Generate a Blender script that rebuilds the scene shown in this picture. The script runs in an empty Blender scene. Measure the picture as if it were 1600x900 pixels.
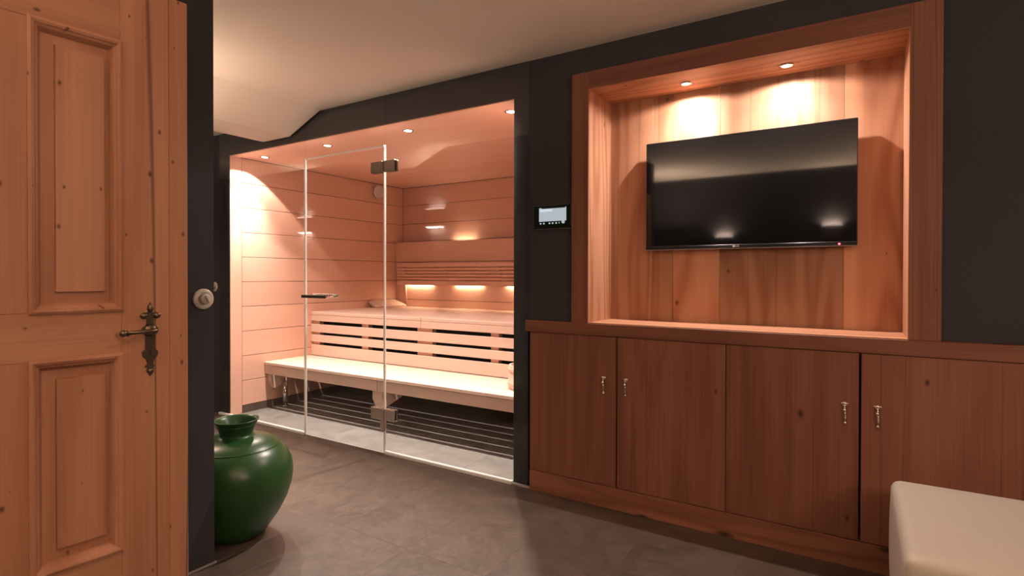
import bpy, bmesh, math, random
from mathutils import Vector, Matrix

random.seed(7)
SC = bpy.context.scene
COL = SC.collection

# ------------------------------------------------------------------ camera
YAW, PIT, ROL = 0.5642, -0.0077, 0.0017
FPX, CX, CY = 862.8138, 793.4867, 436.4518
CAM_H = 1.17
fw = Vector((-math.sin(YAW), math.cos(YAW), 0.0))
rt = Vector((math.cos(YAW), math.sin(YAW), 0.0))
up = Vector((0, 0, 1.0))
f2 = fw * math.cos(PIT) + up * math.sin(PIT)
u2 = up * math.cos(PIT) - fw * math.sin(PIT)
r3 = rt * math.cos(ROL) + u2 * math.sin(ROL)
u3 = u2 * math.cos(ROL) - rt * math.sin(ROL)
cam_data = bpy.data.cameras.new('camera')
cam = bpy.data.objects.new('camera', cam_data)
COL.objects.link(cam)
m = Matrix.Identity(4)
for i in range(3):
    m[i][0], m[i][1], m[i][2] = r3[i], u3[i], -f2[i]
m.translation = Vector((0, 0, CAM_H))
cam.matrix_world = m
cam_data.sensor_fit = 'HORIZONTAL'
cam_data.sensor_width = 36.0
cam_data.lens = 36.0 * FPX / 1600.0
cam_data.shift_x = (800.0 - CX) / 1600.0
cam_data.shift_y = -(450.0 - CY) / 1600.0
cam_data.clip_start = 0.02
SC.camera = cam

# ------------------------------------------------------------------ world, exposure
world = bpy.data.worlds.new('world')
SC.world = world
world.use_nodes = True
world.node_tree.nodes['Background'].inputs[0].default_value = (0.02, 0.018, 0.016, 1)
world.node_tree.nodes['Background'].inputs[1].default_value = 0.5
SC.view_settings.view_transform = 'Standard'
SC.view_settings.look = 'None'
SC.view_settings.exposure = 0.4
SC.view_settings.gamma = 1.0
SC.view_settings.use_curve_mapping = False

WARM = (1.0, 0.72, 0.51)
SPOTC = (1.0, 0.85, 0.76)
# lamp powers (watts as Blender counts them)
P_SAUNA_FLOOD, P_SAUNA_CORE = 32.0, 180.0
P_NICHE_FLOOD, P_NICHE_CORE = 11.0, 26.0
P_SCONCE_UP, P_SCONCE_DOWN, P_GLOW = 26.0, 6.0, 8.0
P_FILL = 42.0
P_FILL_UP = 50.0


def link(o):
    COL.objects.link(o)
    return o


def area_lamp(name, loc, size, power, color, rot=(0, 0, 0), size_y=None):
    d = bpy.data.lights.new(name, 'AREA')
    d.energy = power
    d.color = color
    d.size = size
    if size_y:
        d.shape = 'RECTANGLE'
        d.size_y = size_y
    else:
        d.shape = 'DISK'
    o = link(bpy.data.objects.new(name, d))
    o.location = loc
    o.rotation_euler = rot
    return o


# added fill light by the right-hand wall outside the frame, an invented lamp
rl = bpy.data.lights.new('fill_lamp', 'POINT')
rl.energy = P_FILL
rl.color = WARM
rl.shadow_soft_size = 0.14
rlo = link(bpy.data.objects.new('fill_lamp', rl))
rlo.location = (1.42, 0.25, 1.6)


# two added fill lights aimed at the ceiling, invented lamps outside the frame
for lx, ly, pw in ((0.95, -0.75, P_FILL_UP), (-1.88, -0.70, 0.6 * P_FILL_UP)):
    area_lamp('fill_uplight', (lx, ly, 1.72), 0.30, pw, WARM, (math.pi, 0, 0))


# ------------------------------------------------------------------ materials
def new_mat(name):
    mt = bpy.data.materials.new(name)
    mt.use_nodes = True
    nt = mt.node_tree
    nt.nodes.clear()
    out = nt.nodes.new('ShaderNodeOutputMaterial')
    return mt, nt, out


def N(nt, kind, **kw):
    n = nt.nodes.new(kind)
    for k, v in kw.items():
        if k.startswith('i_'):
            n.inputs[int(k[2:])].default_value = v
        else:
            setattr(n, k, v)
    return n


def math_node(nt, op, a, b=None, c=None):
    n = nt.nodes.new('ShaderNodeMath')
    n.operation = op
    for i, v in enumerate((a, b, c)):
        if v is None:
            continue
        if isinstance(v, (int, float)):
            n.inputs[i].default_value = v
        else:
            nt.links.new(v, n.inputs[i])
    return n.outputs[0]


def mix_col(nt, fac, a, b, blend='MIX'):
    n = nt.nodes.new('ShaderNodeMix')
    n.data_type = 'RGBA'
    n.blend_type = blend
    for s, v in ((n.inputs[0], fac), (n.inputs[6], a), (n.inputs[7], b)):
        if isinstance(v, (int, float)):
            s.default_value = v
        elif isinstance(v, tuple):
            s.default_value = v if len(v) == 4 else (*v, 1)
        else:
            nt.links.new(v, s)
    return n.outputs[2]


def principled(nt, out, color=None, rough=0.5, metal=0.0, spec=0.5):
    b = nt.nodes.new('ShaderNodeBsdfPrincipled')
    if isinstance(color, tuple):
        b.inputs['Base Color'].default_value = (*color[:3], 1)
    elif color is not None:
        nt.links.new(color, b.inputs['Base Color'])
    if isinstance(rough, (int, float)):
        b.inputs['Roughness'].default_value = rough
    else:
        nt.links.new(rough, b.inputs['Roughness'])
    b.inputs['Metallic'].default_value = metal
    b.inputs['Specular IOR Level'].default_value = spec
    nt.links.new(b.outputs[0], out.inputs[0])
    return b


def bump(nt, bsdf, height, strength=0.2, dist=0.002):
    n = nt.nodes.new('ShaderNodeBump')
    n.inputs['Strength'].default_value = strength
    n.inputs['Distance'].default_value = dist
    nt.links.new(height, n.inputs['Height'])
    nt.links.new(n.outputs[0], bsdf.inputs['Normal'])


def plain(name, color, rough=0.5, metal=0.0, spec=0.5, var=0.0, scale=30.0):
    mt, nt, out = new_mat(name)
    if var:
        tc = N(nt, 'ShaderNodeTexCoord')
        ns = N(nt, 'ShaderNodeTexNoise')
        ns.inputs['Scale'].default_value = scale
        ns.inputs['Detail'].default_value = 4
        nt.links.new(tc.outputs['Object'], ns.inputs['Vector'])
        f = math_node(nt, 'MULTIPLY_ADD', ns.outputs[0], 2 * var, 1 - var)
        c = mix_col(nt, 1.0, (*color, 1), (1, 1, 1, 1), 'MULTIPLY')
        vm = nt.nodes.new('ShaderNodeVectorMath')
        vm.operation = 'SCALE'
        nt.links.new(c, vm.inputs[0])
        nt.links.new(f, vm.inputs['Scale'])
        b = principled(nt, out, vm.outputs[0], rough, metal, spec)
        bump(nt, b, ns.outputs[0], 0.15)
    else:
        principled(nt, out, color, rough, metal, spec)
    return mt


def emit(name, color, strength):
    mt, nt, out = new_mat(name)
    e = N(nt, 'ShaderNodeEmission')
    e.inputs[0].default_value = (*color, 1)
    e.inputs[1].default_value = strength
    nt.links.new(e.outputs[0], out.inputs[0])
    return mt


_wood = {}


def wood(kind, axis):
    """procedural timber with grain along the given local axis"""
    key = (kind, axis)
    if key in _wood:
        return _wood[key]
    K = WOODS[kind]
    mt, nt, out = new_mat('wood_%s_%s' % key)
    tc = N(nt, 'ShaderNodeTexCoord')
    oi = N(nt, 'ShaderNodeObjectInfo')
    off = nt.nodes.new('ShaderNodeVectorMath')
    off.operation = 'MULTIPLY_ADD'
    nt.links.new(oi.outputs['Random'], off.inputs[0])
    off.inputs[1].default_value = (17.3, 23.1, 31.7)
    nt.links.new(tc.outputs['Object'], off.inputs[2])

    def stretched(s):
        mp = nt.nodes.new('ShaderNodeMapping')
        sc = [1.0, 1.0, 1.0]
        sc['xyz'.index(axis)] = s
        mp.inputs['Scale'].default_value = sc
        nt.links.new(off.outputs[0], mp.inputs[0])
        return mp.outputs[0]

    def noise(vec, scale, detail=3.0, dist=0.0):
        n = N(nt, 'ShaderNodeTexNoise')
        n.inputs['Scale'].default_value = scale
        n.inputs['Detail'].default_value = detail
        n.inputs['Distortion'].default_value = dist
        nt.links.new(vec, n.inputs['Vector'])
        return n.outputs[0]

    big = noise(stretched(0.10), K['ring_scale'], 2.0, 0.3)
    rings = math_node(nt, 'SINE', math_node(nt, 'MULTIPLY', big, K['rings']))
    rings = math_node(nt, 'MULTIPLY_ADD', rings, 0.5, 0.5)
    rings = math_node(nt, 'POWER', rings, 1.6)
    band = noise(stretched(0.04), 9.0, 3.0)
    fine = noise(stretched(0.015), 170.0, 3.0)
    fac = math_node(nt, 'MULTIPLY', rings, K['w_ring'])
    fac = math_node(nt, 'MULTIPLY_ADD', band, K['w_band'], fac)
    fac = math_node(nt, 'MULTIPLY_ADD', fine, K['w_fine'], fac)
    tot = K['w_ring'] + K['w_band'] + K['w_fine']
    fac = math_node(nt, 'DIVIDE', fac, tot)
    mr = N(nt, 'ShaderNodeMapRange')
    mr.inputs[1].default_value, mr.inputs[2].default_value = K.get('lo', 0.22), K.get('hi', 0.75)
    nt.links.new(fac, mr.inputs[0])
    col = mix_col(nt, mr.outputs[0], K['light'], K['dark'])
    # knots
    if K.get('knots'):
        sx = N(nt, 'ShaderNodeSeparateXYZ')
        nt.links.new(off.outputs[0], sx.inputs[0])
        ia = 'xyz'.index(axis)
        oth = [i for i in range(3) if i != ia]
        acr = math_node(nt, 'ADD', sx.outputs[oth[0]], sx.outputs[oth[1]])
        cb = N(nt, 'ShaderNodeCombineXYZ')
        nt.links.new(math_node(nt, 'MULTIPLY', acr, K.get('k_across', 7.0)), cb.inputs[0])
        nt.links.new(math_node(nt, 'MULTIPLY', sx.outputs[ia], K.get('k_along', 3.4)), cb.inputs[1])
        wob = noise(off.outputs[0], 18.0, 2.0)
        vo = N(nt, 'ShaderNodeTexVoronoi')
        vo.voronoi_dimensions = '2D'
        vo.inputs['Scale'].default_value = 1.0
        nt.links.new(cb.outputs[0], vo.inputs['Vector'])
        sep = N(nt, 'ShaderNodeSeparateColor')
        nt.links.new(vo.outputs['Color'], sep.inputs[0])
        rad = math_node(nt, 'MULTIPLY_ADD', sep.outputs[1], K.get('k_rad', 0.16), 0.03)
        d = math_node(nt, 'MULTIPLY_ADD', wob, 0.06, vo.outputs['Distance'])
        d = math_node(nt, 'DIVIDE', d, rad)
        core = N(nt, 'ShaderNodeMapRange')
        core.interpolation_type = 'SMOOTHSTEP'
        core.inputs[1].default_value, core.inputs[2].default_value = 1.5, 0.5
        nt.links.new(d, core.inputs[0])
        on = math_node(nt, 'LESS_THAN', sep.outputs[0], K['knots'])
        km = math_node(nt, 'MULTIPLY', core.outputs[0], on)
        col = mix_col(nt, math_node(nt, 'MULTIPLY', km, 0.85), col, K['knot'])
    if K.get('crack'):
        # long thin resin and season lines along the grain
        cn = noise(stretched(0.012), 6.5, 1.0, 0.0)
        cd = math_node(nt, 'ABSOLUTE', math_node(nt, 'SUBTRACT', cn, 0.60))
        cm = N(nt, 'ShaderNodeMapRange')
        cm.inputs[1].default_value, cm.inputs[2].default_value = 0.012, 0.002
        nt.links.new(cd, cm.inputs[0])
        col = mix_col(nt, math_node(nt, 'MULTIPLY', cm.outputs[0], K['crack'] * 0.8), col, K['knot'])
    # plank to plank variation
    v = math_node(nt, 'MULTIPLY_ADD', oi.outputs['Random'], 2 * K['var'], 1 - K['var'])
    vm = nt.nodes.new('ShaderNodeVectorMath')
    vm.operation = 'SCALE'
    nt.links.new(col, vm.inputs[0])
    nt.links.new(v, vm.inputs['Scale'])
    tone = mix_col(nt, 1.0, vm.outputs[0], oi.outputs['Color'], 'MULTIPLY')
    b = principled(nt, out, tone, K['rough'], 0, K.get('spec', 0.35))
    bump(nt, b, fac, K.get('bump', 0.25), 0.0015)
    _wood[key] = mt
    return mt


WOODS = {
    'pine': dict(light=(0.52, 0.255, 0.155), dark=(0.33, 0.135, 0.073), knot=(0.07, 0.025, 0.014), ring_scale=2.6, rings=30,
                 w_ring=0.3, w_band=1.0, w_fine=0.6, knots=0.6, k_rad=0.06, k_across=13.0, k_along=8.0, var=0.05, rough=0.5, bump=0.15,
                 crack=0.8),
    'larch': dict(light=(0.30, 0.118, 0.070), dark=(0.15, 0.052, 0.032), knot=(0.02, 0.008, 0.006), ring_scale=3.4, rings=40,
                  w_ring=0.35, w_band=1.2, w_fine=1.3, knots=0.28, k_rad=0.07, k_across=5.5, k_along=3.4, var=0.12, rough=0.55, bump=0.3, crack=0.4),
    'knotty': dict(light=(0.33, 0.135, 0.078), dark=(0.17, 0.06, 0.036), knot=(0.012, 0.006, 0.005), ring_scale=5.0, rings=30,
                   w_ring=0.8, w_band=1.0, w_fine=1.0, knots=0.5, k_rad=0.14, k_across=9.0, k_along=3.2, var=0.02, rough=0.55, bump=0.3, crack=0.4),
    'niche': dict(light=(0.56, 0.29, 0.175), dark=(0.35, 0.15, 0.08), knot=(0.10, 0.035, 0.016), ring_scale=3.0, rings=60,
                  w_ring=1.0, w_band=1.0, w_fine=0.9, knots=0.3, k_rad=0.06, k_across=7.5, k_along=5.0, var=0.12, rough=0.55, bump=0.4, crack=0.35),
    'sauna': dict(light=(0.69, 0.41, 0.31), dark=(0.59, 0.33, 0.235), knot=(0.3, 0.15, 0.1), ring_scale=2.0, rings=10,
                  w_ring=0.3, w_band=0.8, w_fine=0.8, var=0.035, rough=0.5, bump=0.06),
    'bench': dict(light=(0.70, 0.50, 0.405), dark=(0.62, 0.415, 0.325), knot=(0.3, 0.15, 0.1), ring_scale=2.0, rings=10,
                  w_ring=0.3, w_band=0.8, w_fine=0.8, var=0.03, rough=0.5, bump=0.06),
}

# wall paint: very dark blue-black, slightly sparkling plaster
def wall_mat():
    mt, nt, out = new_mat('dark_plaster')
    tc = N(nt, 'ShaderNodeTexCoord')
    n1 = N(nt, 'ShaderNodeTexNoise')
    n1.inputs['Scale'].default_value = 130.0
    n1.inputs['Detail'].default_value = 3.0
    n2 = N(nt, 'ShaderNodeTexNoise')
    n2.inputs['Scale'].default_value = 2.2
    n2.inputs['Detail'].default_value = 4.0
    for n in (n1, n2):
        nt.links.new(tc.outputs['Object'], n.inputs['Vector'])
    f = math_node(nt, 'MULTIPLY_ADD', n2.outputs[0], 0.5, math_node(nt, 'MULTIPLY', n1.outputs[0], 0.5))
    col = mix_col(nt, f, (0.022, 0.021, 0.027), (0.062, 0.058, 0.066))
    b = principled(nt, out, col, 0.75, 0, 0.3)
    bump(nt, b, n1.outputs[0], 0.25, 0.001)
    return mt


def slate_mat(name, c0, c1, rough):
    mt, nt, out = new_mat(name)
    tc = N(nt, 'ShaderNodeTexCoord')
    oi = N(nt, 'ShaderNodeObjectInfo')
    off = nt.nodes.new('ShaderNodeVectorMath')
    off.operation = 'MULTIPLY_ADD'
    nt.links.new(oi.outputs['Random'], off.inputs[0])
    off.inputs[1].default_value = (13.3, 29.1, 7.7)
    nt.links.new(tc.outputs['Object'], off.inputs[2])
    n1 = N(nt, 'ShaderNodeTexNoise')
    n1.inputs['Scale'].default_value = 5.0
    n1.inputs['Detail'].default_value = 6.0
    n1.inputs['Distortion'].default_value = 1.2
    n2 = N(nt, 'ShaderNodeTexNoise')
    n2.inputs['Scale'].default_value = 45.0
    n2.inputs['Detail'].default_value = 4.0
    for n in (n1, n2):
        nt.links.new(off.outputs[0], n.inputs['Vector'])
    f = math_node(nt, 'MULTIPLY_ADD', n1.outputs[0], 0.7, math_node(nt, 'MULTIPLY', n2.outputs[0], 0.3))
    mr = N(nt, 'ShaderNodeMapRange')
    mr.inputs[1].default_value, mr.inputs[2].default_value = 0.3, 0.7
    nt.links.new(f, mr.inputs[0])
    col = mix_col(nt, mr.outputs[0], c0, c1)
    r = math_node(nt, 'MULTIPLY_ADD', n2.outputs[0], 0.25, rough - 0.12)
    b = principled(nt, out, col, r, 0, 0.4)
    bump(nt, b, f, 0.22, 0.004)
    return mt


def glass_mat(name, tint, refl0=0.035):
    mt, nt, out = new_mat(name)
    lw = N(nt, 'ShaderNodeLayerWeight')
    lw.inputs[0].default_value = 0.5
    p = math_node(nt, 'POWER', lw.outputs['Facing'], 5.0)
    fac = math_node(nt, 'MULTIPLY_ADD', p, 1.0 - refl0, refl0)
    tr = N(nt, 'ShaderNodeBsdfTransparent')
    tr.inputs[0].default_value = (*tint, 1)
    gl = N(nt, 'ShaderNodeBsdfGlossy')
    gl.inputs['Roughness'].default_value = 0.0
    mx = N(nt, 'ShaderNodeMixShader')
    nt.links.new(fac, mx.inputs[0])
    nt.links.new(tr.outputs[0], mx.inputs[1])
    nt.links.new(gl.outputs[0], mx.inputs[2])
    nt.links.new(mx.outputs[0], out.inputs[0])
    return mt


M = dict(
    wall=wall_mat(),
    ceiling=plain('ceiling_paint', (0.78, 0.71, 0.64), 0.85, 0, 0.2),
    slate=slate_mat('slate', (0.058, 0.041, 0.032), (0.108, 0.077, 0.060), 0.40),
    slate_lit=slate_mat('slate_sauna_lit', (0.105, 0.096, 0.088), (0.19, 0.175, 0.162), 0.45),  # same slate as the room, lightened to carry the strong sauna light
    grout=plain('grout', (0.125, 0.09, 0.07), 0.85),
    sealant=plain('sealant', (0.34, 0.31, 0.28), 0.6),
    glass=glass_mat('clear_glass', (0.965, 0.975, 0.965)),
    edge=plain('polished_glass_edge', (0.88, 0.84, 0.80), 0.3, 0, 0.6),
    chrome=plain('chrome', (0.62, 0.58, 0.54), 0.18, 1.0),
    bronze=plain('dark_steel', (0.16, 0.13, 0.11), 0.32, 1.0),
    alu=plain('aluminium_channel', (0.86, 0.84, 0.82), 0.45, 0.0),
    iron=plain('antique_brass', (0.17, 0.125, 0.085), 0.36, 0.9, 0.5, 0.3, 60),
    black=plain('black_plastic', (0.008, 0.008, 0.009), 0.3),
    screen=plain('tv_screen', (0.004, 0.004, 0.005), 0.04, 0, 0.75),
    porcelain=plain('porcelain', (0.62, 0.56, 0.48), 0.25),
    leather=plain('cream_leather', (0.46, 0.40, 0.335), 0.5, 0, 0.35, 0.05, 90),
    voiddark=plain('dark_recess', (0.012, 0.01, 0.009), 0.8),  # near-black, puts the shade of hollows and gaps into the colour
    lens=emit('lamp_lens', (1.0, 0.93, 0.85), 40.0),
    led=emit('led_strip', (1.0, 0.74, 0.50), 42.0),
    frost=emit('frosted_lamp_glass', (1.0, 0.80, 0.66), 6.0),
    panel_screen=emit('panel_screen', (0.60, 0.68, 0.72), 0.55),
    icon=emit('panel_icon', (0.62, 0.80, 0.80), 0.5),
    standby=emit('standby_red', (1.0, 0.03, 0.04), 14.0),
    logo=plain('logo_silver', (0.75, 0.72, 0.70), 0.3, 0.2),
    gold=plain('thin_brass_edge', (0.42, 0.36, 0.22), 0.3, 0.8),
)


def vase_mat():
    mt, nt, out = new_mat('green_glaze')
    tc = N(nt, 'ShaderNodeTexCoord')
    n1 = N(nt, 'ShaderNodeTexNoise')
    n1.inputs['Scale'].default_value = 9.0
    n1.inputs['Detail'].default_value = 4.0
    nt.links.new(tc.outputs['Object'], n1.inputs['Vector'])
    col = mix_col(nt, n1.outputs[0], (0.009, 0.044, 0.010), (0.026, 0.092, 0.022))
    b = principled(nt, out, col, 0.33, 0, 0.5)
    return mt


M['vase'] = vase_mat()


# ------------------------------------------------------------------ object helpers
def tag(o, label=None, cat=None, group=None, kind=None):
    if label:
        o['label'] = label
    if cat:
        o['category'] = cat
    if group:
        o['group'] = group
    if kind:
        o['kind'] = kind
    return o


def mesh_obj(name, bm, mat, parent=None, smooth=False, loc=None):
    me = bpy.data.meshes.new(name)
    bmesh.ops.recalc_face_normals(bm, faces=bm.faces)
    bm.to_mesh(me)
    bm.free()
    if smooth:
        for p in me.polygons:
            p.use_smooth = True
    me.materials.append(mat)
    o = link(bpy.data.objects.new(name, me))
    if loc is not None:
        o.location = loc
    if parent is not None:
        o.parent = parent
    return o


def add_box(bm, x0, x1, y0, y1, z0, z1, bev=0.0, seg=1):
    vs = [bm.verts.new((x, y, z)) for x in (x0, x1) for y in (y0, y1) for z in (z0, z1)]
    f = [(0, 1, 3, 2), (4, 6, 7, 5), (0, 4, 5, 1), (2, 3, 7, 6), (0, 2, 6, 4), (1, 5, 7, 3)]
    fs = [bm.faces.new([vs[i] for i in q]) for q in f]
    if bev > 0:
        es = list({e for q in fs for e in q.edges})
        bmesh.ops.bevel(bm, geom=es, offset=bev, segments=seg, affect='EDGES', profile=0.5)


_boxes = {}


def box(name, x0, x1, y0, y1, z0, z1, mat, parent=None, bev=0.0, seg=1, smooth=False):
    """box in the parent's space; its own origin is its centre; alike boxes share their mesh"""
    dx, dy, dz = (x1 - x0) / 2, (y1 - y0) / 2, (z1 - z0) / 2
    key = (round(dx, 4), round(dy, 4), round(dz, 4), bev, seg, mat.name)
    c = ((x0 + x1) / 2, (y0 + y1) / 2, (z0 + z1) / 2)
    if key in _boxes:
        o = link(bpy.data.objects.new(name, _boxes[key]))
    else:
        bm = bmesh.new()
        add_box(bm, -dx, dx, -dy, dy, -dz, dz, bev, seg)
        o = mesh_obj(name, bm, mat, None, smooth)
        _boxes[key] = o.data
    o.location = c
    if parent is not None:
        o.parent = parent
        if parent.type == 'MESH':
            o.location = Vector(c) - parent_origin(parent)
    return o


def parent_origin(p):
    """box() coordinates are in the space of the topmost Empty; mesh parents add their own offset"""
    v = Vector((0, 0, 0))
    while p is not None and p.type == 'MESH':
        v += p.location
        p = p.parent
    return v


def empty(name, loc=(0, 0, 0), rz=0.0):
    o = link(bpy.data.objects.new(name, None))
    o.location = loc
    o.rotation_euler = (0, 0, rz)
    o.empty_display_size = 0.1
    return o


def lathe(bm, prof, center=(0, 0, 0), seg=32, axis='z'):
    rings = []
    cx, cy, cz = center
    for r, h in prof:
        ring = []
        if r < 1e-6:
            p = (0, 0, h)
            ring = [p]
        else:
            ring = [(r * math.cos(2 * math.pi * i / seg), r * math.sin(2 * math.pi * i / seg), h) for i in range(seg)]
        out = []
        for x, y, z in ring:
            if axis == 'y':
                x, y, z = x, z, y
            elif axis == 'x':
                x, y, z = z, x, y
            out.append(bm.verts.new((cx + x, cy + y, cz + z)))
        rings.append(out)
    for a, b in zip(rings, rings[1:]):
        if len(a) == 1 and len(b) == 1:
            continue
        for i in range(seg):
            j = (i + 1) % seg
            if len(a) == 1:
                bm.faces.new((a[0], b[i], b[j]))
            elif len(b) == 1:
                bm.faces.new((a[i], a[j], b[0]))
            else:
                bm.faces.new((a[i], a[j], b[j], b[i]))
    return rings


def tube(bm, pts, r, seg=10):
    """tube along points; r a number or a list"""
    pts = [Vector(p) for p in pts]
    rs = r if isinstance(r, (list, tuple)) else [r] * len(pts)
    rings = []
    for i, p in enumerate(pts):
        a = pts[max(i - 1, 0)]
        b = pts[min(i + 1, len(pts) - 1)]
        t = (b - a).normalized()
        ref = Vector((0, 0, 1)) if abs(t.z) < 0.9 else Vector((1, 0, 0))
        n = t.cross(ref).normalized()
        k = t.cross(n)
        rings.append([bm.verts.new(p + (n * math.cos(2 * math.pi * j / seg) + k * math.sin(2 * math.pi * j / seg)) * rs[i]) for j in range(seg)])
    for a, b in zip(rings, rings[1:]):
        for j in range(seg):
            q = (j + 1) % seg
            bm.faces.new((a[j], a[q], b[q], b[j]))
    bm.faces.new(rings[0][::-1])
    bm.faces.new(rings[-1])


def ball(bm, c, r, sc=(1, 1, 1)):
    mt = Matrix.Translation(c) @ Matrix.Diagonal((sc[0], sc[1], sc[2], 1))
    bmesh.ops.create_uvsphere(bm, u_segments=14, v_segments=8, radius=r, matrix=mt)


def prism_y(bm, pts, y0, y1):
    """polygon in x,z extruded along y"""
    a = [bm.verts.new((x, y0, z)) for x, z in pts]
    b = [bm.verts.new((x, y1, z)) for x, z in pts]
    bm.faces.new(a)
    bm.faces.new(b[::-1])
    n = len(pts)
    for i in range(n):
        j = (i + 1) % n
        bm.faces.new((a[i], b[i], b[j], a[j]))


# ------------------------------------------------------------------ SETTING
S = 2.626          # glass plane
WF = 2.632         # face of the dark front wall
SXL, SXR = -4.385, -1.626
CEIL = 2.345
RX, BY = 1.6, -1.2
NX = -2.2          # face of the near left wall
CYW = 1.252        # corridor wall
CXE = -6.6


def struct(name, boxes, mat, label, cat, bev=0.0):
    bm = bmesh.new()
    for b in boxes:
        add_box(bm, *b, bev)
    return tag(mesh_obj(name, bm, mat), label, cat, kind='structure')


# floor of the room, with slate tiles as pieces
floor = struct('floor', [(CXE, RX, BY, WF, -0.10, -0.0006)], M['grout'], 'dark brown-grey slate tile floor of the room in front of the sauna', 'floor')
TW, TL, G = 0.405, 0.81, 0.0005


def clip_tiles(parent, mat, x0, x1, y0, y1, xo, yo, tw, tl, keep=None):
    i0 = math.floor((x0 - xo) / tw)
    j0 = math.floor((y0 - yo) / tl)
    i = i0
    while xo + i * tw < x1 - 1e-6:
        j = j0
        while yo + j * tl < y1 - 1e-6:
            a, b = max(x0, xo + i * tw) + G, min(x1, xo + (i + 1) * tw) - G
            c, d = max(y0, yo + j * tl) + G, min(y1, yo + (j + 1) * tl) - G
            if b - a > 0.02 and d - c > 0.02 and (keep is None or keep(a, b, c, d)):
                box('tile', a, b, c, d, -0.0035, 0.0, mat, parent, 0.0004)
            j += 1
        i += 1


clip_tiles(floor, M['slate'], NX, RX, BY, WF - 0.015, -2.43, 1.755, TW, TL)
clip_tiles(floor, M['slate'], CXE + 1.2, NX, CYW, WF - 0.015, -2.43 - 6 * TW, 1.755, TW, TL)
floor_s = struct('floor_sauna', [(-4.42, SXR + 0.03, WF, 4.75, -0.10, -0.0035)], M['grout'], 'grey slate floor inside the sauna behind the glass', 'floor')
clip_tiles(floor_s, M['slate_lit'], SXL, SXR, WF - 0.012, 4.68, -2.823 - 4 * 0.403, 2.93, 0.403, 0.81)

# ceiling of the room
struct('ceiling', [(CXE, RX + 0.1, BY - 0.1, WF + 0.1, CEIL, CEIL + 0.1)], M['ceiling'], 'plain cream painted ceiling over the whole room', 'ceiling')
bm = bmesh.new()
prism_y(bm, [(-3.215, CEIL), (-3.574, 2.197), (-3.894, 2.197), (-3.894, CEIL)], CYW, 2.608)
tag(mesh_obj('ceiling_beam', bm, M['ceiling']), 'boxed cream ceiling beam with one sloping side in front of the sauna top left corner', 'beam', kind='structure')

# dark walls
struct('wall_front', [
    (CXE, -4.393, WF, WF + 0.1, 0, CEIL),
    (-4.393, SXR, WF, WF + 0.1, 2.156, CEIL),
    (SXR, -1.535, WF, WF + 0.1, 0, CEIL),
    (-1.535, -1.19, WF, WF + 0.1, 0.926, CEIL),
    (-1.19, 0.192, WF, WF + 0.1, 2.145, CEIL),
    (0.192, RX, WF, WF + 0.1, 0.926, CEIL),
], M['wall'], 'blue-black plaster wall around the sauna glass and the television niche', 'wall')
struct('wall_left', [(NX - 0.12, NX, BY, CYW, 0, CEIL), (CXE, NX - 0.12, CYW - 0.12, CYW, 0, CEIL)], M['wall'],
       'blue-black wall corner beside the open pine door with the round switch', 'wall')
struct('wall_back', [(NX - 0.12, RX + 0.1, BY - 0.1, BY, 0, CEIL)], M['wall'], 'dark rear wall behind the photographer with two wall lamps', 'wall')
struct('wall_right', [(RX, RX + 0.1, BY, WF + 0.1, 0, CEIL)], M['wall'], 'dark side wall at the far end of the wooden cabinets', 'wall')
struct('wall_corridor', [(CXE - 0.1, CXE, CYW - 0.12, WF + 0.1, 0, CEIL)], M['wall'], 'dark end wall of the side corridor left of the sauna', 'wall')
struct('wall_entrance', [(NX, -1.835, -0.12, 0.012, 0, CEIL)], M['wall'], 'dark wall stub carrying the hinges of the pine door', 'wall')
struct('trim_1', [(NX, NX + 0.006, 0.0, CYW + 0.006, 0, 0.006), (CXE, NX, CYW, CYW + 0.006, 0, 0.006)], M['sealant'],
       'thin grey sealant joint at the foot of the dark wall corner', 'trim')
struct('trim_2', [(SXR, -1.508, 2.612, WF, 0, 0.008)], M['sealant'], 'short grey floor strip between sauna glass and cabinet plinth', 'trim')

# sauna lining frame around the opening
struct('trim_3', [(-4.393, SXL, 2.634, 2.735, 0.0, 2.1495)], wood('sauna', 'z'), 'pale upright lining board at the left of the sauna opening', 'trim', 0.001)
struct('trim_4', [(-4.393, SXR, 2.634, 2.7205, 2.1495, 2.156)], wood('sauna', 'x'), 'pale lining board along the top of the sauna opening', 'trim', 0.001)

# sauna shell
BYS = 4.69
wsl = struct('wall_sauna_left', [(-4.45, -4.407, 2.735, 4.75, 0, 2.2)], M['voiddark'], 'left sauna wall of wide pale horizontal planks', 'wall')
zs = [0.063 + 0.209 * k for k in range(10)] + [2.152]
for a, b in zip(zs, zs[1:]):
    box('plank', -4.407, SXL, 2.7375, BYS, a + 0.0018, b - 0.0018, wood('sauna', 'y'), wsl, 0.0025)
wsb = struct('wall_sauna_back', [(-4.407, SXR + 0.05, BYS + 0.02, 4.75, 0, 2.2)], M['voiddark'], 'rear sauna wall of pale horizontal planks above the lit panel', 'wall')
zb = [1.546, 1.743, 1.950, 2.152]
for a, b in zip([1.337] + zb, zb):
    box('plank', SXL, SXR, BYS, BYS + 0.02, a + 0.0018, b - 0.0018, wood('sauna', 'x'), wsb, 0.0025)
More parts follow.
